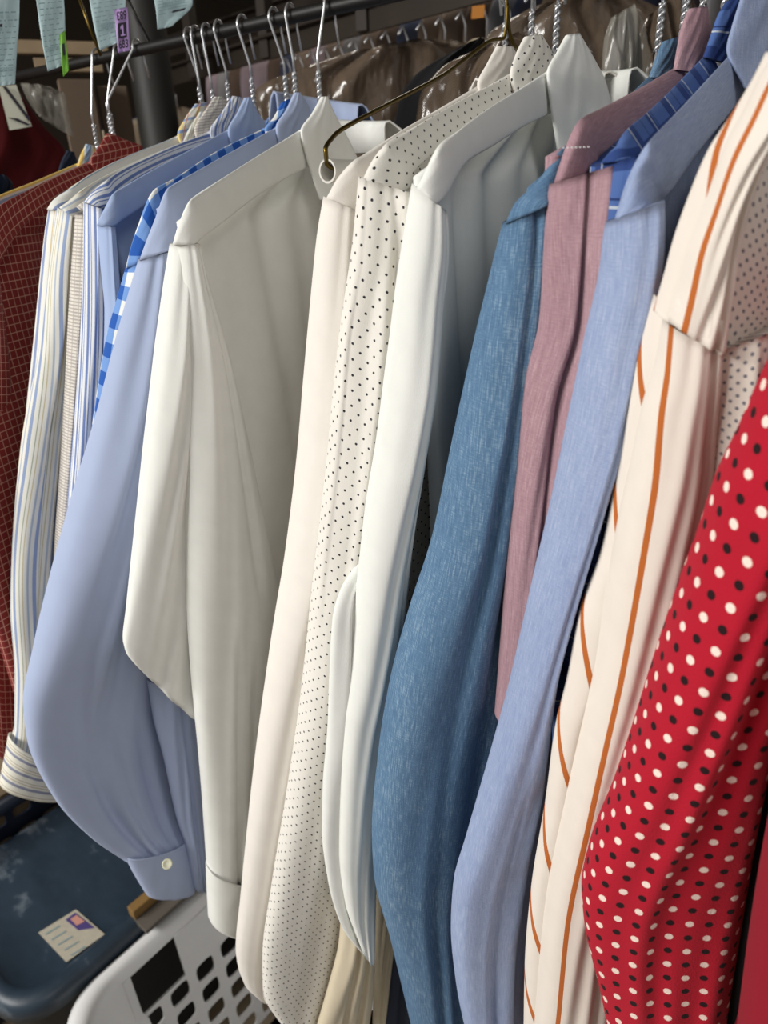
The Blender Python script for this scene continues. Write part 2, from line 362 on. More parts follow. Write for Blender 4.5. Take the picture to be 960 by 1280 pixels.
# ------------------------------------------------------------------ shirts
def collar(par, N, l, f, leaf, mat, ru=.066, rf=.046, h=.016, kx=.05, top=.02, low=.004, tk=.003, phi0=205):
    """Stand running round the neck plus the near collar leaf folded down over the yoke."""
    Cn = N+l*.072; m = 60; ph = np.radians(np.linspace(phi0, 322, m)); z1 = np.array([0, 0, 1.0]); rows = []; V = []; UV = []
    for dr, z in ((-.002, -.012), (-.002, h*.6), (-.001, h), (.003, h+.002), (.007, h-.002), (.013, h*.45), (.02, -.004)):
        rows.append(np.array([Cn-l*(ru+dr)*math.sin(p)+f*((rf+dr)*math.cos(p)-.012)+z1*(z*(.55+.45*(1-math.cos(p))/2) if z > 0 else z) for p in ph]))
    u = np.concatenate([[0], np.cumsum(np.linalg.norm(np.diff(rows[2], axis=0), axis=1))]); vl = 0
    for k, r in enumerate(rows):
        if k: vl += np.linalg.norm(r-rows[k-1], axis=1).mean()
        V += list(r); UV += [(x, vl) for x in u]
    Fc = [[k*m+i, k*m+i+1, (k+1)*m+i+1, (k+1)*m+i] for k in range(len(rows)-1) for i in range(m-1)]
    o = mesh('collar_stand', V, Fc, mat, par, UV); s = o.modifiers.new('thickness', 'SOLIDIFY'); s.thickness = .0014; s.offset = 0
    if leaf:
        rN = math.hypot(*N[:2]); ys = [q[1] for q in leaf]; L = []
        for q in leaf:
            t = (N_y(N)-q[1])/max(1.0, N_y(N)-min(ys)); L.append((*q, top*max(0.0, t) if t > 0 else low*min(1.0, -t)))
        trace('collar', L, rN-.010, tk, mat, par, kx=kx, n=40, wr=.0005, power=.6, uoff=.003, voff=.002)
    return o
def N_y(N): return proj(N)[1]
def body(par, A, N, l, f, mat, z_hem=-.70, u0=.02, wtot=.46, ush=0.0, depth=.008, back=None, folds=(), seed=0, n=50, **kw):
    rise = N[2]-A[2]; ln = np.linalg.norm((N-A)[:2]); PL = []; PR = []; z1 = np.array([0, 0, 1.0]); B = A-f*(depth*1.5+.003 if back is None else back); th = []
    zs = np.concatenate([np.linspace(rise-.016, -.012, 10), np.linspace(-.02, z_hem, n-10)])
    for z in zs:
        if z > -.012: k = (z+.012)/rise; a = ln*k+.006; t = depth*(.35+.65*(1-k)**.5)
        else:
            k = min(1.0, -z/.2); a = u0*k+.006; t = depth*(1+.5*k)
        PL.append(B+l*(a+ush)+z1*z); PR.append(B+l*(wtot-a)+z1*z); th.append(t)
    return loft('body', np.array(PL), np.array(PR), th, mat, par, folds=folds, nj=200, seed=seed, power=.4, wr=.002, end='open', **kw)
def button(par, P, nrm, r=.0048, mat='button'):
    nrm = unit(nrm); a = unit(np.cross(nrm, [0, 0, 1.0])); b = np.cross(nrm, a); V = []; Fc = []; prof = [(0, .0016), (.55, .0016), (.72, .0024), (.93, .0023), (1.0, .0012), (.95, 0)]; m = 20
    for q, h in prof:
        for k in range(m): V.append(P+nrm*h+r*q*(math.cos(k*2*math.pi/m)*a+math.sin(k*2*math.pi/m)*b))
    for i in range(len(prof)-1):
        for k in range(m): Fc.append([i*m+k, i*m+(k+1) % m, (i+1)*m+(k+1) % m, (i+1)*m+k])
    o = mesh('button', V, Fc, mat, par)
    return o
def yoke(par, secs, A, N, mat, thick=.005, name='yoke', n=40, **kw):
    S = np.array(secs, float); C = (S[:, :2]+S[:, 2:4])/2; l = N-A; l[2] = 0; l = unit(l); nf = np.array([l[1], -l[0], 0])
    K = np.concatenate([[0], np.cumsum(np.linalg.norm(np.diff(C, axis=0), axis=1)+3)]); S = cubic(K, S, n); PL = []; PR = []
    for s in S:
        P = A+(N-A)*max(s[4], 0.0); r = math.hypot(*P[:2])
        d = ray(s[2], s[3]); q = ((A-CP) @ nf)/(d @ nf)          # where the lower edge's ray meets the shirt front
        PL.append(at(s[0], s[1], r)); PR.append(at(s[2], s[3], min(max(q, r-.006), r+.025)-.003))
    return loft(name, np.array(PL), np.array(PR), thick, mat, par, end='open', power=.6, wr=.00012, lipd=.0025, **kw)

def shirt(name, label, cat, a, n_, r, mats, peak, yk=None, sl=None, th=.02, kx=.02, ky=0.0, bodykw=None, collarkw=None, slkw=None, neck_s=.15, hang=True, hw=.185, desc=None, yth=.005, far=True, has_collar=True):
    A = at(a[0], a[1], r); N = reach(A, n_, neck_s); l = N-A; l[2] = 0; l = unit(l); f = np.array([l[1], -l[0], 0])
    if f @ (CP-A) < 0: f = -f
    root = empty(name, (A+l*.2)-np.array([0, 0, .35]), label, cat, 'shirts hanging on the rail')
    m = mats if isinstance(mats, dict) else dict(main=mats); M = m['main']
    b = body(root, A, N, l, f, m.get('body', M), **(bodykw or {}))
    if yk: yoke(root, yk, A, N, m.get('yoke', M), thick=yth, seed=3)
    s = None
    if sl: s = trace('sleeve', sl, r-.002, th, m.get('sleeve', M), root, kx=kx, ky=ky, **(slkw or {}))
    if far:
        Fp = A+l*.46; z1 = np.array([0, 0, 1.0]); zz = np.linspace(-.01, -.58, 20)
        loft('sleeve', np.array([Fp-f*.014+l*(-.02-.02*t/.58)+z1*t for t in zz]), np.array([Fp-f*.014+l*(.02+.03*min(1, -t/.3))+z1*t for t in zz]), .014, M, root, nj=24, end='open')
    if has_collar: collar(root, N, l, f, LEAF.get(peak), m.get('collar', M), **(collarkw or {}))
    if hang: hanger(N+l*.078-f*.021, l, hw, N[2]-.008, desc or label)
    return dict(root=root, A=A, N=N, l=l, f=f, sleeve=s, body=b)

# near collar leaves: rows (outer edge, fold edge) from the peak down to the collar point
LEAF = {
 'navy': [(84, 188, 92, 190), (76, 204, 96, 204), (72, 220, 96, 218)],
 'yb': [(108, 180, 116, 182), (100, 196, 122, 194), (97, 208, 120, 206)],
 's1': [(133, 167, 139, 167), (124, 183, 160, 176), (113, 200, 178, 184), (118, 214, 170, 200)],
 's2': [(244, 130, 258, 128), (232, 147, 262, 140), (222, 168, 262, 160), (226, 182, 255, 176)],
 's3': [(250, 140, 262, 138), (238, 158, 266, 152), (228, 178, 264, 170)],
 's4': [(268, 121, 277, 121), (256, 139, 290, 135), (243, 162, 292, 155), (247, 178, 280, 172)],
 's5': [(291, 120, 301, 122), (277, 141, 306, 140), (262, 165, 306, 160), (268, 182, 300, 175)],
 's6': [(306, 122, 312, 122), (296, 142, 322, 140), (285, 163, 334, 160), (288, 186, 338, 178), (296, 202, 330, 190)],
 's7': [(352, 128, 362, 124), (342, 147, 366, 140), (331, 162, 362, 158), (338, 176, 352, 172)],
 's8': [(368, 116, 374, 116), (358, 137, 386, 135), (345, 160, 390, 160), (350, 188, 384, 182)],
 'E': [(402, 121, 408, 121), (390, 142, 418, 142), (376, 164, 431, 166), (381, 190, 442, 188), (390, 220, 450, 210), (400, 250, 450, 228)],
 'D': [(621, 58, 640, 59), (610, 78, 650, 80), (597, 106, 644, 105), (600, 120, 625, 114)],
 'F': [(656, 46, 676, 44), (646, 66, 690, 68), (638, 94, 694, 96), (644, 120, 692, 114)],
 'G': [(708, 44, 723, 43), (697, 64, 740, 70), (684, 92, 757, 104), (688, 130, 764, 140), (694, 170, 756, 172), (698, 196, 742, 196)],
 'H': [(829, 52, 848, 47), (821, 72, 846, 75), (812, 97, 836, 98)],
 'P': [(862, 11, 882, 10), (853, 32, 888, 36), (847, 62, 882, 66), (843, 87, 872, 92)],
 'Q': [(908, 2, 934, -6), (898, 20, 930, 20), (889, 46, 922, 52), (880, 72, 908, 80)],
 'I': [(935, -30, 1010, -40), (926, 0, 1010, 0), (916, 32, 1010, 46), (909, 63, 1010, 96), (931, 110, 1000, 130)],
}
# navy and striped shirts at the far left, mostly hidden
shirt('dress_shirt', 'navy shirt with only its dark collar showing beyond the burgundy check shirt', 'shirt', (-90, 300), (70, 215), .80, 'navy', 'navy', far=False, desc='navy shirt at the far left', bodykw=dict(z_hem=-.5))
shirt('dress_shirt', 'white shirt with yellow and blue stripes peeking over the burgundy check shoulder', 'shirt', (-60, 268), (97, 206), .745, 'yellow_blue', 'yb',
      yk=[(97, 204, 104, 222, 1), (40, 228, 48, 250, .6), (0, 244, 6, 268, .35), (-55, 268, -40, 300, 0)], far=False, desc='yellow and blue striped shirt', bodykw=dict(z_hem=-.5))
# burgundy check
shirt('dress_shirt', 'burgundy shirt with a fine white windowpane check at the far left', 'shirt', (-22, 275), (112, 204), .685, dict(main='red_check', sleeve='red_check'), 's1',
      yk=[(112, 202, 122, 216, 1), (75, 218, 86, 236, .72), (35, 238, 46, 268, .42), (0, 256, 16, 300, .15), (-22, 276, 0, 330, 0), (-45, 320, -8, 350, 0)],
      sl=[(-50, 330, -5, 345), (-58, 480, 12, 490), (-60, 640, 20, 645), (-60, 760, 21, 765), (-55, 830, 22, 840), (-30, 930, 14, 938)], th=.022, desc='burgundy check shirt', bodykw=dict(z_hem=-.5, u0=-.09, folds=[('v', -.6, -.6, .008, .1), ('v', -.3, -.35, .008, .1)]), slkw=dict(end='open'))
# pale stripe behind
shirt('dress_shirt', 'white shirt with wide lavender-blue stripes just right of the burgundy check one', 'shirt', (86, 236), (222, 172), .645, dict(main='stripe2', collar='collar_plaid'), 's2',
      yk=[(222, 170, 230, 184, 1), (160, 196, 168, 216, .55), (110, 220, 118, 244, .18), (86, 236, 96, 254, 0), (70, 250, 84, 262, 0), (62, 262, 77, 264, 0)],
      sl=[(63, 262, 79, 262), (58, 293, 78, 295), (44, 425, 70, 430), (30, 560, 62, 560), (20, 700, 50, 700), (22, 860, 46, 860)], th=.014, desc='wide-striped shirt', bodykw=dict(z_hem=-.55), slkw=dict(end='open'))
# main stripe with cuff
s3 = shirt('dress_shirt', 'white shirt with thin blue and grey stripes and a horizontally striped cuff', 'shirt', (98, 240), (228, 180), .628, 'stripe3', 's3',
      yk=[(228, 178, 234, 190, 1), (160, 208, 168, 226, .5), (112, 231, 122, 250, .12), (98, 240, 108, 262, 0), (84, 254, 100, 270, 0), (76, 261, 93, 274, 0)],
      sl=[(76, 262, 94, 272), (66, 330, 96, 340), (54, 425, 97, 430), (28, 560, 92, 560), (17, 690, 82, 690), (15, 760, 76, 760), (21, 850, 64, 850), (20, 910, 60, 916), (14, 930, 62, 942)], th=.016, kx=.03,
      slkw=dict(folds=[('v', -.3, -.2, .006, .12), ('v', .35, .3, .006, .14)]), desc='thin-striped shirt', bodykw=dict(z_hem=-.55))
cuff3 = trace('cuff', [(12, 922, 62, 940), (8, 945, 68, 960), (0, 982, 76, 992)], .622, .020, 'stripe3_cuff', s3['root'], kx=.02, n=24, end='open', start='open', wr=.0003)
# seersucker
shirt('dress_shirt', 'beige seersucker shirt showing as a narrow strip between two striped shirts', 'shirt', (112, 246), (242, 178), .616, 'seersucker', 's4',
      yk=[(242, 176, 248, 190, 1), (170, 214, 178, 232, .5), (112, 246, 120, 262, 0), (100, 262, 108, 268, 0)],
      sl=[(95, 268, 110, 268), (90, 340, 108, 340), (86, 400, 106, 400), (78, 560, 98, 560), (69, 700, 92, 700), (66, 800, 90, 800)], th=.012, desc='beige seersucker shirt', bodykw=dict(z_hem=-.5))
# bold blue stripe
shirt('dress_shirt', 'white shirt with bold blue stripes left of the plain sky-blue shirt', 'shirt', (132, 226), (262, 168), .604, 'stripe5', 's5',
      yk=[(262, 164, 270, 184, 1), (190, 196, 200, 218, .5), (140, 220, 150, 244, .08), (132, 226, 140, 254, 0), (116, 242, 130, 258, 0), (108, 253, 124, 260, 0)],
      sl=[(107, 254, 125, 260), (105, 330, 130, 330), (100, 430, 134, 430), (91, 560, 130, 560), (84, 660, 124, 660), (80, 760, 120, 760)], th=.014, desc='bold blue-striped shirt', bodykw=dict(z_hem=-.5))
# sky blue 1
s6 = shirt('dress_shirt', 'plain sky-blue shirt between the bold-striped and the gingham shirts', 'shirt', (141, 241), (285, 165), .588, 'lightblue6', 's6',
      yk=[(285, 162, 292, 190, 1), (240, 186, 248, 214, .66), (190, 213, 200, 244, .33), (150, 236, 164, 268, .06), (141, 242, 152, 276, 0), (131, 262, 145, 282, 0), (124, 282, 140, 283, 0)],
      sl=[(124, 281, 140, 283), (127, 330, 146, 335), (132, 390, 152, 400), (130, 460, 152, 470), (120, 560, 150, 560), (100, 700, 140, 700)], th=.012, desc='plain sky-blue shirt', bodykw=dict(z_hem=-.5, folds=[('v', -.7, -.5, .01, .06), ('v', -.5, -.4, .008, .06)]))
# gingham
shirt('dress_shirt', 'blue and white gingham shirt squeezed between two plain blue shirts', 'shirt', (190, 240), (330, 164), .556, 'gingham', 's7',
      yk=[(330, 160, 336, 180, 1), (270, 192, 278, 212, .6), (220, 222, 228, 246, .2), (190, 240, 200, 270, 0), (172, 290, 190, 306, 0), (159, 334, 180, 326, 0)],
      sl=[(160, 332, 185, 326), (148, 375, 185, 380), (135, 420, 178, 425), (113, 557, 160, 560), (95, 660, 150, 660), (85, 760, 140, 760)], th=.014, desc='gingham shirt', bodykw=dict(z_hem=-.5))
# sky blue 2
s8 = shirt('dress_shirt', 'pale blue shirt with a bent baggy sleeve and a buttoned cuff over the bin', 'shirt', (209, 236), (345, 161), .532, 'lightblue8', 's8',
      yk=[(345, 159, 352, 190, 1), (300, 184, 310, 216, .66), (255, 209, 266, 246, .33), (216, 231, 230, 270, .05), (208, 237, 222, 285, 0), (192, 280, 216, 304, 0), (175, 325, 212, 313, 0)],
      sl=[(176, 324, 213, 312), (150, 420, 212, 420), (125, 520, 206, 530), (90, 640, 196, 650), (66, 725, 192, 740), (44, 815, 190, 820), (31, 880, 190, 872), (35, 925, 200, 920), (68, 998, 214, 985), (115, 1048, 224, 1028), (156, 1076, 230, 1048)], th=[.014, .022, .03, .03, .02, .013], kx=.03, ky=0.0,
      slkw=dict(folds=[('v', .45, .1, .008, .14, .0, .8), ('v', -.5, -.3, .006, .1, .62, 1.0), ('v', -.1, .1, .005, .08, .7, 1.1), ('v', .5, .5, .004, .07, .75, 1.1)], wr=.003, n=90), desc='pale blue baggy shirt', collarkw=dict(h=.036), bodykw=dict(z_hem=-.5))
trace('sleeve_placket', [(184, 850, 250, 850), (192, 900, 252, 900), (204, 945, 254, 950), (220, 1020, 256, 1020), (232, 1060, 258, 1060), (240, 1108, 259, 1108)], .542, .010, 'lightblue8', s8['root'], kx=.02, n=50, end='open', wr=.001, folds=[('v', .1, .1, .003, .1)])
c8 = trace('cuff', [(156, 1070, 231, 1046), (166, 1090, 236, 1070), (182, 1117, 242, 1110)], .528, .013, 'lightblue8', s8['root'], kx=.03, n=24, end='open', start='open', wr=.0003)
P = at(209, 1080, .512); button(c8, P, CP-P)
# white with V shaped sleeve
sE = shirt('dress_shirt', 'large ivory white shirt with sharp pointed collar and V-bent sleeve, left of the cream sleeve', 'shirt', (236, 251), (376, 164), .487, 'white_e', 'E',
      yk=[(376, 162, 389, 206, 1), (340, 184, 352, 226, .75), (305, 206, 316, 249, .5), (268, 229, 284, 274, .22), (244, 245, 264, 288, .06), (236, 252, 252, 298, 0), (224, 278, 246, 304, 0), (216, 306, 243, 306, 0)],
      sl=[(222, 305, 243, 304), (224, 340, 253, 345), (227, 400, 271, 405), (229, 480, 291, 482), (230, 557, 309, 565), (232, 680, 334, 685), (235, 765, 349, 765), (239, 830, 350, 830), (244, 890, 346, 900), (249, 940, 342, 940), (254, 1000, 336, 1000), (260, 1086, 328, 1088)],
      th=[.010, .016, .02, .022, .02, .018, .02], kx=.035, slkw=dict(folds=[('v', -.3, -.2, .005, .05, .6, 1.1), ('v', .25, .1, .005, .06, .62, 1.1), ('v', .4, .35, .004, .12, .0, .6)], wr=.0012, n=90),
      desc='large ivory white shirt', bodykw=dict(z_hem=-.66, folds=[('v', -.6, -.5, .007, .07), ('v', -.36, -.3, .006, .09), ('v', -.1, -.12, .007, .08), ('v', .25, .2, .006, .1)]))
trace('cuff', [(259, 1084, 330, 1086), (260, 1110, 331, 1112), (262, 1150, 326, 1156)], .483, .021, 'white_e', sE['root'], kx=.035, n=24, end='open', start='open', wr=.0003)
trace('sleeve_fold', [(216, 305, 240, 306), (211, 340, 240, 345), (203, 400, 244, 408), (193, 480, 247, 492), (183, 557, 250, 580), (168, 680, 254, 725), (158, 765, 256, 830), (154, 800, 256, 880), (157, 814, 252, 900)], .489, [.010, .018, .02, .018, .013], 'white_e', sE['sleeve'], kx=.03, n=70, end='open', wr=.0016, power=.7)
# cream
sD = shirt('dress_shirt', 'cream shirt whose long straight sleeve hangs left of the dotted one', 'shirt', (440, 205), (602, 110), .425, 'cream_d', 'D',
      yk=[(602, 106, 612, 130, 1), (560, 130, 572, 156, .72), (500, 164, 512, 196, .36), (455, 194, 474, 230, .08), (440, 204, 462, 244, 0), (420, 226, 452, 256, 0), (408, 248, 444, 264, 0)],
      sl=[(408, 247, 445, 262), (400, 300, 446, 310), (392, 400, 438, 405), (380, 560, 424, 560), (363, 700, 408, 700), (345, 800, 400, 800), (321, 960, 382, 960), (302, 1130, 362, 1130), (296, 1190, 352, 1195), (303, 1226, 344, 1230), (318, 1240, 338, 1240)],
      th=[.012, .022, .024, .02, .014], kx=.03, slkw=dict(folds=[('v', .35, .3, .006, .14), ('v', -.3, .1, .004, .1, .8, 1.1)], n=80), desc='cream shirt', bodykw=dict(z_hem=-.6))
# pin dots
sF = shirt('dress_shirt', 'white shirt with small black pin dots hanging right of the cream sleeve', 'shirt', (482, 182), (640, 98), .398, 'pin_dots', 'F',
      yk=[(640, 92, 650, 120, 1), (590, 118, 602, 150, .7), (530, 152, 545, 190, .32), (490, 176, 516, 216, .05), (480, 184, 512, 232, 0), (464, 204, 498, 240, 0), (454, 223, 490, 244, 0)],
      sl=[(453, 222, 505, 238), (446, 300, 514, 305), (430, 420, 504, 425), (412, 600, 486, 600), (395, 740, 472, 740), (380, 870, 462, 870), (360, 1000, 456, 1000), (341, 1110, 455, 1110), (329, 1200, 448, 1200), (330, 1245, 430, 1240), (348, 1274, 400, 1272)],
      th=[.014, .022, .024, .022, .016], kx=.03, slkw=dict(folds=[('s', -.05, -.1, .008, .05, -.1, .55), ('v', .0, -.2, .006, .06, .0, .55), ('s', -.45, -.55, .006, .04, .1, .6)], n=80), desc='pin-dotted shirt', bodykw=dict(z_hem=-.6))
# white G
sG = shirt('dress_shirt', 'crisp white shirt with tall collar and narrow bright sleeve left of the denim', 'shirt', (548, 184), (684, 92), .372, 'white_g', 'G',
      yk=[(684, 90, 692, 138, 1), (645, 114, 655, 158, .72), (610, 136, 620, 180, .46), (572, 164, 582, 204, .18), (552, 180, 568, 222, .03), (544, 190, 562, 236, 0), (531, 215, 552, 250, 0), (522, 236, 546, 256, 0)],
      sl=[(522, 235, 547, 254), (514, 300, 545, 310), (505, 360, 540, 370), (497, 440, 532, 445), (481, 560, 518, 560), (466, 640, 508, 640), (457, 700, 502, 705), (447, 782, 494, 785), (438, 850, 484, 850), (430, 900, 478, 905), (425, 980, 470, 985), (424, 1060, 467, 1060), (432, 1130, 466, 1135), (450, 1180, 466, 1190)],
      th=[.012, .018, .018, .018, .012], kx=.05, slkw=dict(folds=[('v', .45, .5, .004, .1, .1, .6)], n=80), desc='crisp white shirt', bodykw=dict(z_hem=-.62, folds=[('v', -.82, -.74, .008, .05), ('v', -.62, -.58, .006, .07), ('v', -.38, -.4, .006, .09), ('v', -.1, -.1, .006, .1)]))
trace('shirt_tail', [(452, 698, 468, 704, .012), (426, 738, 464, 742, .004), (416, 775, 470, 778), (412, 850, 474, 850), (410, 910, 470, 910), (404, 985, 468, 985), (403, 1040, 467, 1045), (410, 1100, 467, 1110), (428, 1160, 467, 1165), (452, 1190, 467, 1200)], .374, [.004, .008, .009, .008, .004], 'white_g', sG['root'], kx=.02, n=60, wr=.0008, folds=[('v', -.2, -.4, .003, .08)])
trace('tail_facing', [(428, 1130, 466, 1130), (424, 1180, 468, 1190), (412, 1230, 466, 1235), (395, 1290, 458, 1300), (380, 1360, 450, 1370)], .384, .010, 'tail_lining', sG['root'], kx=.02, n=40, wr=.001, folds=[('v', -.1, -.2, .006, .1), ('v', .5, .4, .006, .1)])
# denim
sH = shirt('denim_shirt', 'mid-blue denim shirt with a wide sleeve in the middle of the rail', 'shirt', (700, 196), (822, 96), .350, 'denim', 'H',
      yk=[(822, 90, 832, 112, 1), (780, 128, 792, 152, .66), (735, 166, 750, 190, .3), (708, 186, 722, 214, .04), (694, 198, 710, 232, 0), (668, 232, 698, 246, 0), (646, 254, 690, 252, 0), (633, 279, 687, 256, 0)],
      sl=[(634, 276, 688, 252), (621, 335, 686, 330), (601, 420, 678, 420), (580, 520, 662, 520), (565, 590, 655, 590), (545, 680, 650, 680), (515, 770, 645, 770), (490, 860, 640, 860), (475, 950, 628, 950), (467, 1045, 612, 1050), (469, 1095, 600, 1095), (490, 1180, 592, 1180), (515, 1285, 590, 1285), (530, 1350, 590, 1350)],
      th=[.014, .024, .028, .028, .022], kx=.025, slkw=dict(folds=[('v', -.3, -.2, .004, .1), ('v', .3, .2, .004, .1)], n=80), desc='denim shirt', collarkw=dict(phi0=275), bodykw=dict(z_hem=-.58))
# pink
sP = shirt('polo_shirt', 'dusty pink melange shirt with a creased narrow sleeve right of the denim', 'shirt', (726, 152), (852, 86), .337, 'pink_melange', 'P',
      yk=[(852, 84, 862, 104, 1), (800, 112, 815, 140, .6), (750, 138, 765, 180, .2), (727, 152, 745, 195, .02), (718, 166, 752, 206, 0), (705, 200, 752, 211, 0), (695, 230, 750, 214, 0)],
      sl=[(695, 228, 752, 211), (688, 290, 748, 290), (680, 400, 744, 400), (660, 480, 726, 490), (647, 600, 706, 600), (637, 700, 692, 700), (630, 800, 672, 800), (622, 900, 660, 900)], th=.018, kx=.02,
      slkw=dict(folds=[('s', -.15, -.1, .010, .05), ('v', -.2, -.15, .006, .08)]), desc='dusty pink shirt', collarkw=dict(phi0=275), bodykw=dict(z_hem=-.58))
V = []; Fc = []
for k in range(7):
    x = 703+k*5.2; b_ = len(V); V += [at(x, 184-.2*k, .3315), at(x+2.6, 184-.2*k, .3315), at(x+2.6, 185.4-.2*k, .3315), at(x, 185.4-.2*k, .3315)]; Fc.append([b_, b_+1, b_+2, b_+3])
mesh('stitching', V, Fc, 'basket_white', sP['root'], smooth=False)
# plaid
sQ = shirt('dress_shirt', 'navy blue plaid shirt with thin pale lines behind the pink shoulder', 'shirt', (790, 162), (888, 72), .328, 'navy_plaid', 'Q',
      yk=[(888, 68, 900, 92, 1), (850, 106, 866, 130, .66), (812, 142, 830, 170, .3), (785, 166, 802, 192, .04), (772, 180, 790, 200, 0), (756, 204, 783, 200, 0)],
      sl=[(755, 203, 785, 198), (748, 260, 790, 260), (742, 340, 790, 340), (736, 430, 784, 430), (728, 560, 770, 560), (715, 700, 756, 700), (700, 830, 735, 830)], th=.014, kx=.02, desc='navy plaid shirt', collarkw=dict(phi0=275), bodykw=dict(z_hem=-.58))
# blue oxford
sI = shirt('dress_shirt', 'steel-blue oxford shirt with a long smooth sleeve right of the pink one', 'shirt', (811, 182), (916, 72), .311, 'oxford_blue', 'I',
      yk=[(916, 68, 930, 112, 1), (880, 108, 900, 150, .66), (845, 146, 866, 192, .32), (818, 174, 838, 232, .05), (808, 186, 826, 244, 0), (790, 215, 812, 254, 0), (775, 256, 808, 257, 0), (767, 277, 805, 262, 0)],
      sl=[(767, 274, 807, 257), (760, 335, 806, 335), (740, 430, 786, 430), (719, 540, 756, 540), (698, 640, 728, 640), (674, 735, 706, 735), (645, 850, 688, 850), (615, 950, 688, 950), (585, 1050, 676, 1050), (568, 1110, 672, 1110), (565, 1165, 664, 1165), (571, 1230, 658, 1230), (585, 1300, 655, 1300), (600, 1360, 655, 1360)],
      th=[.012, .016, .015, .015, .015], kx=.03, slkw=dict(folds=[('s', .3, .35, -.008, .06, -.1, 1.2), ('v', -.2, -.3, .004, .1, .6, 1.1)], n=80), desc='steel-blue oxford shirt', collarkw=dict(phi0=275), bodykw=dict(z_hem=-.58))
# ecru
sK = shirt('polo_shirt', 'ecru shirt with widely spaced rust-orange stripes beside the red polka dots', 'shirt', (892, 188), (965, 80), .290, 'ecru_stripe', 'K',
      sl=[(832, 402, 898, 430), (822, 460, 894, 480), (808, 510, 890, 520), (793, 585, 884, 590), (780, 645, 872, 650), (758, 765, 850, 765), (748, 825, 836, 828), (733, 898, 818, 900), (708, 1010, 795, 1012), (684, 1132, 770, 1135), (672, 1250, 762, 1250), (665, 1340, 745, 1340)],
      th=[.012, .018, .02, .02, .018], kx=.02, slkw=dict(folds=[('v', .3, .3, .004, .12)], n=80), desc='ecru striped shirt', bodykw=dict(z_hem=-.58, u0=.06, ush=.10), neck_s=.17, hw=.06)
cp = trace('sleeve_cap', [(985, 60, 1010, 80), (958, 95, 990, 122), (935, 140, 965, 170), (908, 190, 942, 222), (888, 245, 924, 275), (868, 300, 912, 322), (854, 350, 905, 372), (838, 402, 899, 434)], .286, .012, 'ecru_stripe', sK['root'], kx=.02, n=50, end='open', uoff=-.004, folds=[('v', .35, .3, .004, .1)])
trace('cap_fold', [(966, 66, 1000, 80), (950, 100, 980, 110), (922, 145, 955, 155), (892, 190, 930, 200), (868, 245, 908, 255), (848, 300, 888, 310), (834, 350, 872, 362), (820, 392, 858, 412)], .293, .010, 'ecru_lobe', cp, kx=.02, n=50)
trace('front_panel', [(822, 372, 850, 385), (800, 450, 846, 450), (788, 510, 842, 510), (775, 590, 832, 590), (755, 690, 816, 690), (726, 770, 800, 770), (711, 850, 780, 850), (696, 910, 766, 910), (684, 1000, 748, 1000), (665, 1115, 726, 1115), (657, 1210, 710, 1210), (655, 1320, 700, 1320)], .298, .012, 'ecru_lobe', sK['root'], kx=.02, n=60)
# grey dots
sL = shirt('dress_shirt', 'off-white shirt with tiny grey dots wedged between ecru and red sleeves', 'shirt', (985, 120), (1050, 20), .300, 'grey_dots', 'L',
      yk=[(1050, 20, 1080, 80, 1), (1010, 90, 1040, 150, .5), (985, 120, 1010, 180, 0), (940, 190, 1000, 250, 0), (915, 290, 985, 320, 0), (900, 380, 968, 390, 0), (893, 446, 962, 408, 0)],
      sl=[(890, 440, 962, 406), (884, 500, 960, 500), (876, 600, 950, 600), (860, 700, 930, 700), (840, 800, 910, 800), (820, 900, 890, 900)], th=.014, kx=.02, desc='grey-dotted shirt', bodykw=dict(z_hem=-.5))
# red polka
sM = shirt('polka_dot_blouse', 'crimson blouse sleeve with white and black polka dots at the right', 'shirt', (1120, 330), (1180, 200), .262, 'polka', 'M',
      yk=[(1180, 200, 1230, 260, 1), (1120, 330, 1180, 380, 0), (1010, 420, 1120, 470, 0)],
      sl=[(990, 410, 1110, 440), (958, 476, 1085, 500), (928, 545, 1062, 570), (900, 602, 1045, 640), (880, 662, 1028, 700), (850, 745, 1000, 770), (820, 832, 978, 850), (792, 918, 956, 930), (768, 985, 944, 1000), (738, 1058, 934, 1070), (727, 1110, 927, 1120), (730, 1150, 921, 1160), (748, 1225, 911, 1230), (762, 1290, 904, 1290), (780, 1360, 895, 1360)],
      th=[.02, .026, .028, .026, .022], kx=.012, slkw=dict(n=90, wr=.0016, folds=[('v', .3, .2, .004, .3)]), desc='polka-dot blouse', bodykw=dict(z_hem=-.5))
sN = shirt('jacket', 'dark red jacket at the right edge beside the polka-dot sleeve', 'jacket', (1250, 420), (1300, 280), .242, 'dark_red', 'N',
      yk=[(1300, 280, 1350, 330, 1), (1250, 420, 1310, 470, 0), (1160, 500, 1260, 540, 0)],
      sl=[(1130, 520, 1260, 540), (1060, 700, 1220, 720), (1000, 860, 1180, 880), (986, 950, 1150, 960), (964, 1040, 1120, 1050), (940, 1170, 1090, 1180), (923, 1285, 1060, 1290), (912, 1360, 1040, 1360)], th=.022, kx=.015, desc='dark red jacket', bodykw=dict(z_hem=-.5))

gk = empty('trousers_or_gap_shade', at(930, 1280, .29), 'black sheet added as shade in the gap between polka-dot sleeve and dark red jacket', 'trousers')  # black sheet added to stand in for the gap's shade, no real trousers
trace('leg_or_shade_sheet', [(995, 820, 1060, 820), (960, 960, 1020, 960), (935, 1080, 995, 1080), (908, 1260, 965, 1260), (890, 1400, 950, 1400)], .275, .008, 'black_cloth', gk, n=40, wr=.0005)
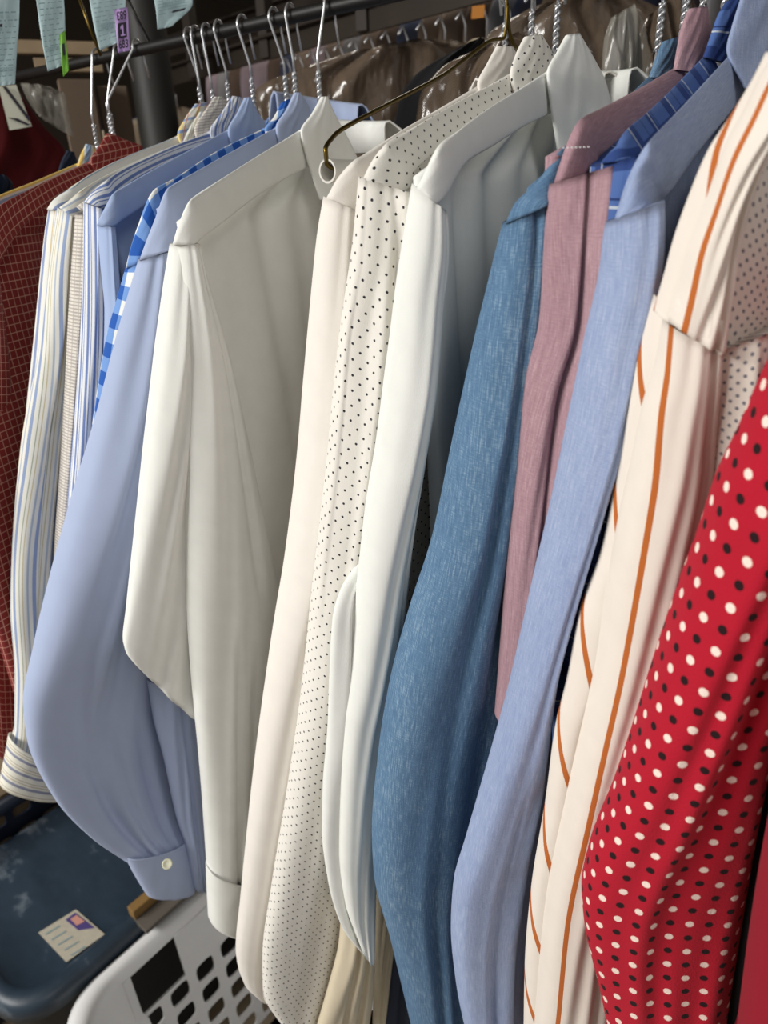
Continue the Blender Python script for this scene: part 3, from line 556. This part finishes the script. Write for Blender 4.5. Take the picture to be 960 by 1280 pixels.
# ------------------------------------------------------------------ cardboard tube hanger
TL = at(409, 214, .452); HK = reach(TL, (630, 47), .2); g = empty('cardboard_tube_hanger', HK, 'gold wire trouser hanger with a white cardboard tube behind the pin-dot shoulder', 'hanger')
dl = HK-TL; dl[2] = 0; dl = unit(dl); z1 = np.array([0, 0, 1.0])
arm = [TL+dl*.01, TL+z1*.004, at(407, 188, .452), reach(TL, (420, 167), .016), reach(TL, (560, 90), .14), reach(TL, (615, 50), .188), HK, reach(TL, (634, 20), .2), reach(TL, (630, -30), .2)]
mesh('wire_frame', *tube(cubic(range(len(arm)), arm, 60), .0013, 8), 'gold_wire', g)
arm2 = [reach(TL, (634, 5), .2), reach(TL, (637, 40), .203), reach(TL, (644, 58), .21), HK+dl*.03-z1*.006, HK+dl*.2-z1*.075, HK+dl*.205-z1*.09, HK+dl*.18-z1*.092]
mesh('wire_frame', *tube(cubic(range(len(arm2)), arm2, 40), .0013, 8), 'gold_wire', g)
Vt, Ft = [], []
tp = [TL+dl*t for t in np.linspace(0, .4, 10)]
o_ = tube(tp, .0064, 20); i_ = tube(tp, .0053, 20)
mesh('cardboard_tube', *join((o_[0], o_[1][:-2]), (i_[0], [q[::-1] for q in i_[1][:-2]]), ([*o_[0][:20], *i_[0][:20]], [[k, (k+1) % 20, 20+(k+1) % 20, 20+k] for k in range(20)])), 'paper_tube', g)

# ------------------------------------------------------------------ bins and baskets under the rail
def rrect(x0, x1, y0, y1, r, k=10):
    out = []
    for cx, cy, a0 in ((x1-r, y0+r, -90), (x1-r, y1-r, 0), (x0+r, y1-r, 90), (x0+r, y0+r, 180)):
        for t in np.linspace(a0, a0+90, k): out.append((cx+r*math.cos(math.radians(t)), cy+r*math.sin(math.radians(t))))
    return np.array(out)
def stack(name, rows, mat, parent, cap0=False, cap1=False):
    m = len(rows[0][0]); V = []; Fc = []
    for P, z in rows: V += [(p[0], p[1], z) for p in P]
    for k in range(len(rows)-1):
        for i in range(m): Fc.append([k*m+i, k*m+(i+1) % m, (k+1)*m+(i+1) % m, (k+1)*m+i])
    if cap0: Fc.append(list(range(m))[::-1])
    if cap1: Fc.append([(len(rows)-1)*m+i for i in range(m)])
    return mesh(name, V, Fc, mat, parent)
bx = (-1.095, -.777, .135, .62)
bn = empty('storage_bin', (-.93, .37, 0), 'blue-grey plastic storage bin with a scuffed lid and a torn paper label', 'bin')
q = lambda d, r: rrect(bx[0]-d, bx[1]+d, bx[2]-d, bx[3]+d, r)
stack('bin_body', [(q(-.06, .05), 0.0), (q(-.05, .05), .01), (q(-.022, .055), .385), (q(-.012, .06), .39), (q(-.012, .06), .405)], 'bin_dark', bn, cap0=True)
stack('lid', [(q(-.004, .07), .385), (q(.002, .07), .388), (q(.002, .07), .412), (q(-.004, .068), .421), (q(-.016, .06), .423), (q(-.024, .055), .419), (q(-.03, .05), .413), (q(-.08, .03), .414)], 'bin_navy', bn, cap1=True)
def quad(name, px, r, mat, parent, z=None, nx=1):
    P = [atz(x, y, z) if z is not None else at(x, y, r) for x, y in px]; n = unit(np.cross(P[1]-P[0], P[3]-P[0])); n = n if n @ (CP-P[0]) > 0 else -n
    V = [p for p in P]+[p+n*.0006 for p in P]
    return mesh(name, V, [[3, 2, 1, 0], [4, 5, 6, 7]]+[[i, (i+1) % 4, 4+(i+1) % 4, 4+i] for i in range(4)], mat, parent, smooth=False)
lb = quad('label_sticker', [(48, 1166), (95, 1137), (131, 1168), (83, 1203)], 0, 'label_paper', bn, z=.4148)
quad('label_print', [(82, 1150), (94, 1141), (118, 1160), (98, 1163)], 0, 'label_print', lb, z=.4156)
quad('label_print', [(88, 1149), (96, 1144), (106, 1152), (96, 1157)], 0, 'label_pink', lb, z=.4163)
for i in range(5):
    x, y = 56+i*8, 1168+i*6.5; quad('label_line', [(x, y), (x+18, y-11), (x+19.2, y-10), (x+1.2, y+1)], 0, 'ink_grey', lb, z=.4156)

def perforated(name, P00, Pu, Pv, nu, nv, hole, mat, parent, thick, skip=(), rnd=.35):
    """Sheet P00 + u*Pu + v*Pv with a grid of rounded holes."""
    n = unit(np.cross(Pu, Pv))*thick; V = []; Fc = []; K = 16
    for i in range(nu):
        for j in range(nv):
            b = len(V); hu, hv = hole; solid = (i, j) in skip
            O = []; I = []
            for k in range(K):
                a = 2*math.pi*k/K; c, s_ = math.cos(a), math.sin(a); m = max(abs(c), abs(s_)); O.append((c/m*.5, s_/m*.5))
                e = (abs(c)**(2/rnd if False else 5)+abs(s_)**5)**(-1/5); I.append((c*e*hu/2, s_*e*hv/2))
            for side in (0, 1):
                for L in (O, I):
                    for x, y in L: V.append(P00+Pu*((i+.5+x)/nu)+Pv*((j+.5+y)/nv)+n*side)
            for k in range(K):
                k2 = (k+1) % K
                Fc += [[b+k, b+k2, b+K+k2, b+K+k], [b+2*K+k2, b+2*K+k, b+3*K+k, b+3*K+k2]]
                if not solid: Fc.append([b+K+k, b+K+k2, b+3*K+k2, b+3*K+k])
            if solid: Fc += [[b+K+k for k in range(K)], [b+3*K+k for k in range(K)][::-1]]
    return mesh(name, V, Fc, mat, parent, smooth=False)
A3 = lambda *v: np.array(v, float)
# white basket: we look into it at its far wall
wb = empty('laundry_basket', (-.5, .45, 0), 'white plastic laundry basket with square holes beneath the cream sleeves', 'basket')
X0, X1, Y0, Y1, ZT = -.752, -.30, .185, .66, .40
perforated('end_wall', A3(X0+.035, Y0+.085, .03), A3(0, Y1-Y0-.17, 0), A3(-.022, 0, .255), 6, 5, (.68, .68), 'basket_white', wb, -.003)
qq = lambda d, r: rrect(X0-d, X1+d, Y0-d, Y1+d, r, 14)
V = []; Fc = []; ring0 = [(-.035, .0), (-.018, .28), (-.014, .288), (-.004, .37), (.0, ZT-.006), (.012, ZT), (.022, ZT-.008), (.024, ZT-.03), (.020, ZT-.03), (.018, ZT-.012), (.010, ZT-.006), (.004, ZT-.02), (-.001, .36), (-.015, .28), (-.031, .01)]
rows = [(qq(d, .085), z) for d, z in ring0]; m = len(rows[0][0])
for P_, z in rows: V += [(p[0], p[1], z) for p in P_]
for k in range(len(rows)-1):
    for i in range(m):
        far_ = 14*3-1 <= (i % m) < 14*3-1+1 or (27 < i < 28)
        xm = (rows[k][0][i][0]+rows[k][0][(i+1) % m][0])/2; ym = abs(rows[k][0][i][1]-rows[k][0][(i+1) % m][1])
        straight = xm < X0+.05 and ym > .1
        if straight and (k in (0, 13)): continue               # the perforated sheet stands here
        if straight and k in (1, 2, 11, 12): continue            # room for the hand hole
        Fc.append([k*m+i, k*m+(i+1) % m, (k+1)*m+(i+1) % m, (k+1)*m+i])
Fc.append([i for i in range(m)][::-1])
mesh('shell', V, Fc, 'basket_white', wb)
L_ = Y1-Y0-.17
for k, (a_, b_) in enumerate(((0, .04), (.30, 1.0))):
    pa, pb = Y0+.085+L_*a_, Y0+.085+L_*b_
    Vb = [A3(X0+.013, pa, .285), A3(X0+.013, pb, .285), A3(X0+.003, pb, .372), A3(X0+.003, pa, .372)]; Vb += [v+A3(.003, 0, 0) for v in Vb]
    mesh('wall_panel', Vb, [[3, 2, 1, 0], [4, 5, 6, 7]]+[[i, (i+1) % 4, 4+(i+1) % 4, 4+i] for i in range(4)], 'basket_white', wb, smooth=False)
# navy slotted basket
nb = empty('laundry_basket', (-1.35, .5, 0), 'dark navy laundry basket with rounded slots behind the storage bin', 'basket')
perforated('slotted_wall', A3(-1.125, .12, .02), A3(0, .62, 0), A3(.02, 0, .46), 14, 9, (.72, .45), 'basket_navy', nb, .004)
perforated('slotted_wall', A3(-1.125, .12, .02), A3(-.5, 0, 0), A3(0, -.02, .46), 11, 9, (.72, .45), 'basket_navy', nb, .004)
perforated('slotted_wall', A3(-1.125, .74, .02), A3(-.5, 0, 0), A3(0, .02, .46), 11, 9, (.72, .45), 'basket_navy', nb, .004)
perforated('slotted_wall', A3(-1.625, .12, .02), A3(0, .62, 0), A3(-.02, 0, .46), 14, 9, (.72, .45), 'basket_navy', nb, .004)
tw = boxmesh('tan_filler', (-1.30, .44, .26), (.28, .5, .42), 'tan'); put(tw, 'tan filler block added inside the navy basket to show beige through its slots', 'filler')  # filler added so the dark slots show beige, no real towels
boxmesh('basket_floor', (-1.375, .43, .014), (.5, .62, .02), 'basket_navy', nb)
mesh('rim', *tube([(-1.1, .10, .485), (-1.1, .76, .485), (-1.65, .76, .485), (-1.65, .10, .485), (-1.1, .10, .485)], .012, 10), 'basket_navy', nb)
wp = boxmesh('wooden_batten', (-.789, .45, .432), (.016, .25, .018), 'wood'); put(wp, 'thin brown wooden batten lying on the edge of the blue-grey bin', 'batten')
gp = boxmesh('cardboard_strip', (-.770, .455, .418), (.034, .26, .008), 'board_grey'); put(gp, 'dark grey board strip between the wooden batten and white basket', 'board')
# charcoal trousers showing low between white tail and denim sleeve
tr = empty('trousers_or_gap_shade', at(500, 1280, .44), 'charcoal trousers hanging low between the white shirt tail and denim sleeve', 'trousers')
trace('leg_or_shade_sheet', [(490, 900, 540, 900), (496, 1130, 560, 1130), (486, 1180, 560, 1180), (474, 1280, 560, 1280), (470, 1400, 560, 1400)], .42, .012, 'charcoal', tr, folds=[('v', -.5, -.5, .005, .08)], n=40)
trace('lining', [(470, 900, 510, 900), (470, 1090, 505, 1090), (468, 1200, 490, 1200), (466, 1280, 480, 1280)], .41, .006, 'tail_lining', tr, n=30)

# ------------------------------------------------------------------ paper tickets hanging at the top left
def ticket(px, r, mat, label, bars=(), grp=None, name='paper_ticket'):
    c = [(p[0]+p[2])/2 for p in px][0]; o = empty(name, at(c, px[-1][1], r), label, 'ticket', grp)
    trace('paper', px, r, .0004, mat, o, kx=.004, n=24, nj=24, wr=.0006)
    S = np.array(px, float); V = []; Fc = []; VG = []; FG = []
    def pt(u, v):
        y = np.interp(v, np.linspace(0, 1, len(S)), np.arange(len(S))); i = min(int(y), len(S)-2); t = y-i; s = S[i]*(1-t)+S[i+1]*t
        return at(s[0]+(s[2]-s[0])*u, s[1]+(s[3]-s[1])*u, r-.0035)
    for k, (u0, v0, u1, v1, kind) in enumerate(bars):
        (VV, FF) = (V, Fc) if kind else (VG, FG); b = len(VV); VV += [pt(u0, v0), pt(u1, v0), pt(u1, v1), pt(u0, v1)]; FF.append([b, b+3, b+2, b+1])
    if V: mesh('dark_print', V, Fc, 'ink', o, smooth=False)
    if VG: mesh('grey_print', VG, FG, 'ink_grey', o, smooth=False)
    return o, pt
def lines(seed, n, v0, v1):
    r_ = random.Random(seed); out = []
    for k in range(n):
        v = v0+(v1-v0)*k/n; x = .08
        while x < .86:
            w_ = r_.uniform(.06, .22); out.append((x, v, min(.92, x+w_), v+.012, 0)); x += w_+r_.uniform(.03, .12)
        if r_.random() < .25: break_ = 0
    return out
def barcode(u0, u1, v0, v1):
    out = []; x = u0; r_ = random.Random(3)
    while x < u1: w_ = r_.choice((.01, .018, .026)); out.append((x, v0, min(u1, x+w_), v1, 0)); x += w_+r_.choice((.012, .02))
    return out
ticket([(-12, -30, 25, -28), (-12, 30, 24, 28), (-12, 70, 21, 68), (-12, 109, 19, 105)], .74, 'ticket', 'pale blue printed ticket at the far left edge of the photo', lines(1, 12, .25, .95)+barcode(.2, .95, .80, .85)+[(.05, .34, .42, .37, 1)], 'blue paper tickets')
ticket([(43, -20, 78, -22), (48, 20, 81, 16), (53, 55, 82, 50), (60, 89, 84, 80)], .76, 'ticket', 'pale blue ticket second from the left with a lime green strip', lines(2, 12, .2, .95)+barcode(.2, .7, .72, .78), 'blue paper tickets')
ticket([(74, 44, 81, 38), (76, 65, 84, 62), (79, 96, 86, 88)], .752, 'ticket_lime', 'narrow lime green strip stuck beside the second blue ticket', [(.3, .3, .7, .6, 1)])
ticket([(108, -20, 157, -26), (112, 0, 157, -6), (117, 30, 158, 22), (125, 63, 160, 48)], .80, 'ticket', 'pale blue ticket behind the lilac numbered tag', lines(4, 12, .2, .95)+barcode(.2, .6, .68, .76), 'blue paper tickets')
ticket([(190, -25, 238, -32), (192, -5, 241, -12), (195, 14, 241, 4), (197, 37, 215, 33)], .82, 'ticket', 'pale blue ticket hanging in front of the dark column', lines(5, 9, .2, .8)+barcode(.2, .8, .5, .62)+[(.5, .72, .9, .76, 1)], 'blue paper tickets')
TQ = np.array([(143, 12), (159.5, 9), (163, 63), (147.5, 66)], float)
lil, _ = ticket([(143, 12, 159.5, 9), (145, 38, 161, 35), (147.5, 66, 163, 63)], .79, 'ticket_lilac', 'lilac numbered tag overlapping a pale blue ticket')
def tq(u, v, r=.785):
    p = (TQ[0]*(1-u)+TQ[1]*u)*(1-v)+(TQ[3]*(1-u)+TQ[2]*u)*v; return at(p[0], p[1], r)
def text_mesh(txt, u0, v0, u1, v1, mat, parent, flip=False, r=.785, name='number'):
    cu = bpy.data.curves.new('t', 'FONT'); cu.body = txt; cu.align_x = 'LEFT'; cu.offset = .02; ob = bpy.data.objects.new('t', cu); COL.objects.link(ob); bpy.context.view_layer.update()
    me = bpy.data.meshes.new_from_object(ob.evaluated_get(bpy.context.evaluated_depsgraph_get())); bpy.data.objects.remove(ob)
    C = np.array([v.co[:2] for v in me.vertices]); lo, hi = C.min(0), C.max(0); C = (C-lo)/(hi-lo)
    if flip: C = 1-C
    V = [tq(u0+(u1-u0)*c[0], v1+(v0-v1)*c[1], r) for c in C]
    return mesh(name, V, [list(p.vertices) for p in me.polygons], mat, parent, smooth=False)
text_mesh('683', .12, .72, .86, .92, 'ink', lil); text_mesh('683', .14, .06, .88, .27, 'ink', lil, flip=True)
mesh('number_box', [tq(u, v) for u, v in ((.16, .33), (.16, .68), (.82, .68), (.82, .33))], [[0, 1, 2, 3]], 'ink', lil, smooth=False)
mesh('number', [tq(u, v, .7835) for u, v in ((.45, .38), (.57, .38), (.57, .60), (.45, .60), (.45, .38), (.45, .45), (.34, .48), (.34, .43), (.34, .60), (.68, .60), (.68, .635), (.34, .635))], [[0, 3, 2, 1], [4, 7, 6, 5], [8, 11, 10, 9]], 'ticket_lilac', lil, smooth=False)

# ------------------------------------------------------------------ behind the rail
col = empty('steel_column', (-1.77, 1.31, 0), 'round dark grey column standing behind the rail at the upper left', 'column')
mesh('shaft', *tube([(-1.77, 1.31, z) for z in np.linspace(0, 2.8, 6)], .052, 32), 'column', col)
mesh('base_collar', *tube([(-1.77, 1.31, z) for z in (0, .02, .04)], [.085, .085, .06], 32), 'column', col)
def beam(name, p, q, w_, h_, label):
    p, q = np.array(p), np.array(q); L = np.linalg.norm(q-p); c = (p+q)/2; o = empty(name, c, label, 'beam')
    rz = math.atan2((q-p)[1], (q-p)[0]); boxmesh('flange', c+A3(0, 0, h_/2), (L, w_, .006), 'beam', o, rz); boxmesh('web', c, (L, .008, h_), 'beam', o, rz); return o
b1a, b1b = at(150, 116, 3.0), None
def onz(x, y, z): return atz(x, y, z)
B1 = [onz(209, 98, 1.74), onz(530, 5, 1.74)]; B2 = [onz(207, 62, 1.86), onz(360, 14, 1.86)]
d1 = B1[1]-B1[0]; d2 = B2[1]-B2[0]
beam('conveyor_beam', B1[0]-d1*.15, B1[1]+d1*.6, .05, .045, 'lower dark brown steel beam of the overhead conveyor behind the shirts')
beam('conveyor_beam', B2[0]-d2*.1, B2[1]+d2*1.6, .05, .05, 'upper dark brown steel beam of the overhead conveyor behind the shirts')
B3 = [B2[0]+A3(0, .55, .12), B2[1]+A3(0, .55, .12)]
beam('conveyor_beam', B3[0]-d2*.5, B3[1]+d2*2.2, .05, .05, 'rearmost dark beam carrying garments behind the overhead conveyor')
for k, x in enumerate((262, 372, 480)):
    t = (x-209)/321; p = B1[0]+d1*t; o = boxmesh('beam_bracket', p+A3(0, .0, .09), (.03, .03, .22), 'beam'); put(o, 'brown upright bracket joining the two conveyor beams, %s of the three' % ('leftmost', 'middle', 'rightmost')[k], 'bracket', 'conveyor brackets')
simple('cl_beige', '#a2907b', .9); simple('cl_taupe', '#75665a', .9); simple('cl_grey', '#7c7b7e', .9); simple('cl_brown', '#54443a', .9); simple('cl_navy', '#39415a', .9); simple('cl_mauve', '#8a7b84', .9); simple('cl_cream', '#b7a88f', .9)
pal = ['cl_beige', 'cl_taupe', 'cl_grey', 'cl_brown', 'cl_mauve', 'cl_cream', 'cl_beige', 'cl_navy']
def far_garment(P, ax, mat, label, grp, w_=.23, drop=1.1, bag=True):
    n = unit(np.cross(ax, A3(0, 0, 1))); o = empty('bagged_garment', P-A3(0, 0, .1), label, 'garment', grp)
    zs = [-.05, -.075, -.11, -.15, -.3, -.7, -drop]; ws = [.03, .09, w_*.9, w_, w_*1.0, w_*1.02, w_*1.05]
    zz = np.linspace(0, 1, 16); Z = np.interp(zz, np.linspace(0, 1, 7), zs); W = np.interp(zz, np.linspace(0, 1, 7), ws)
    loft('garment', np.array([P-n*w2+A3(0, 0, z) for z, w2 in zip(Z, W)]), np.array([P+n*w2+A3(0, 0, z) for z, w2 in zip(Z, W)]),   .016, mat, o, nj=24, wr=.003, seed=random.randint(0, 999))
    mesh('hook', *tube([P-A3(0, 0, .06), P-A3(0, 0, .02), P+n*.012+A3(0, 0, .0), P+n*.024-A3(0, 0, .014)], .002, 6), 'wire', o)
cname = dict(cl_beige='beige', cl_taupe='taupe brown', cl_grey='grey', cl_brown='dark brown', cl_navy='navy', cl_mauve='mauve grey', cl_cream='cream')
for k in range(30):
    t = -.1+k*.046; P = B1[0]+d1*t-A3(0, 0, .03); c_ = pal[rng.integers(len(pal))]
    if math.hypot(P[0]+1.77, P[1]-1.31) < .36: continue
    far_garment(P, unit(d1)+A3(*rng.normal(0, .03, 2), 0), c_, cname[c_]+' garment hanging from the lower conveyor beam in the blurred background', 'garments on the lower conveyor')
for k in range(26):
    t = -.3+k*.12; P = B2[0]+d2*t+A3(0, .55, .10); c_ = pal[rng.integers(len(pal))]
    far_garment(P, unit(d2)+A3(*rng.normal(0, .03, 2), 0), c_, cname[c_]+' garment hanging behind the upper conveyor beam in the blurred background', 'garments on the upper conveyor', drop=1.3)
def bagged(label, rows, r, inner, bagm, th=.03, name='bagged_garment', kx=.02):
    o = empty(name, at(rows[-1][0], rows[-1][1], r), label, 'garment')
    if inner: trace('garment', [(a+8, b+5, c-8, d+5) for a, b, c, d in rows], r+.012, th*.7, inner, o, kx=kx, n=40, wr=.006)
    if bagm: trace('plastic_bag', rows, r, th, bagm, o, kx=kx, n=50, wr=.008, folds=[('v', -.5, -.2, .02, .06), ('v', .1, .3, .02, .05), ('v', .6, .5, .015, .06)])
    return o
bagged('brown garment in clear plastic behind the three wire hooks at centre', [(430, 68, 545, 50), (375, 86, 600, 58), (320, 112, 640, 84), (300, 200, 650, 200), (290, 330, 650, 330)], 1.02, 'brown_cloth', 'plastic')
bagged('black coat shoulder behind the gold wire hanger', [(560, 58, 612, 45), (512, 88, 616, 58), (492, 118, 622, 84), (484, 170, 632, 165), (484, 300, 632, 300)], .93, 'black_cloth', None)
bagged('dark brown garment in glossy plastic left of the white collars', [(596, 62, 650, 46), (552, 84, 690, 64), (524, 124, 706, 112), (516, 200, 706, 200), (510, 320, 706, 320)], .86, 'cl_brown', 'plastic')
bagged('tan garment in shiny golden plastic above the white collars', [(660, 12, 770, -12), (610, 44, 800, 0), (592, 90, 840, 24), (590, 200, 850, 200), (590, 320, 850, 320)], 1.08, 'cl_taupe', 'plastic')
bagged('grey garment in clear plastic behind the crisp white collar', [(764, 22, 792, 10), (755, 52, 806, 30), (752, 100, 812, 90), (750, 220, 812, 220)], .80, 'cl_grey', 'plastic_clear', th=.012)
bagged('black garment in golden plastic behind the denim collar', [(800, 30, 850, -10), (786, 60, 870, 10), (784, 110, 880, 100), (784, 240, 880, 240)], .88, 'black_cloth', 'plastic', th=.02)
mr = bagged('dark maroon jacket hanging behind at the upper left edge', [(-70, 70, 24, 98), (-80, 110, 60, 150), (-90, 170, 90, 188), (-90, 215, 84, 222), (-90, 330, 80, 330)], 1.15, 'maroon', None, name='jacket')
wl = quad('hang_label', [(-2, 108), (20, 106), (40, 158), (12, 163)], 1.1, 'ticket_white', None); put(wl, 'white care label with black bands on the maroon jacket', 'label')
quad('dark_band', [(3, 108), (8, 108), (38, 148), (36, 152)], 1.096, 'ink', wl); quad('dark_band', [(10, 147), (22, 148), (38, 156), (34, 157)], 1.096, 'ink', wl)
bagged('navy garment sleeve below the maroon jacket at the left edge', [(-30, 210, 14, 214), (-30, 226, 24, 226), (-30, 300, 26, 290)], .95, 'navy', None, th=.02)
bagged('crumpled clear plastic wrap beside the white care label', [(26, 104, 66, 112), (34, 122, 80, 118), (44, 138, 84, 140), (56, 150, 90, 170)], 1.22, None, 'plastic_clear', name='plastic_wrap')
for k, (x0, y0, x1, y1, lab) in enumerate([(18, 62, 108, 58, 'upper tan wooden plank behind the blue tickets'), (60, 84, 112, 80, 'lower tan wooden plank behind the blue tickets')]):
    P0, P1 = at(x0, y0, 1.75), at(x1, y1, 1.75); c = (P0+P1)/2; o = boxmesh('wooden_plank', c, (np.linalg.norm(P1-P0)*1.6, .02, .022), 'tan', rz=math.atan2((P1-P0)[1], (P1-P0)[0])); put(o, lab, 'plank')
for k, (x0, x1, y0, y1, r, lab) in enumerate([(88, 132, 104, 190, 1.55, 'brown paper parcel standing left of the silver hooks'), (134, 172, 112, 190, 1.6, 'brown paper parcel standing just left of the dark column')]):
    P0, P1 = at(x0, y1, r), at(x1, y1, r); zt = at(x0, y0, r)[2]; zb = 0.0; o = boxmesh('paper_parcel', ((P0+P1)/2*A3(1, 1, 0)+A3(0, 0, (zt+zb)/2)), (np.linalg.norm(P1-P0)*.96, .12, zt-zb), 'brown_paper', rz=math.atan2((P1-P0)[1], (P1-P0)[0])); put(o, lab, 'parcel')
pt_ = quad('orange_tag', [(590, 8), (606, 6), (605, 22), (589, 24)], 1.5, 'orange_tag', None); put(pt_, 'small orange tag on a garment in the blurred background', 'tag')
gw = mesh('loose_wire', *tube([at(96, -10, .9), at(112, 34, .9), at(126, 70, .9)], .0014, 8), 'gold_wire'); put(gw, 'straight brass wire slanting down behind the third blue ticket', 'wire')
bw = mesh('loose_wire', *tube([at(158, -5, .95), at(172, 25, .95), at(186, 52, .95), at(186, 66, .95), at(176, 68, .95)],   .00185, 8), 'rail_steel'); put(bw, 'black bent wire hook right of the lilac tag', 'wire')
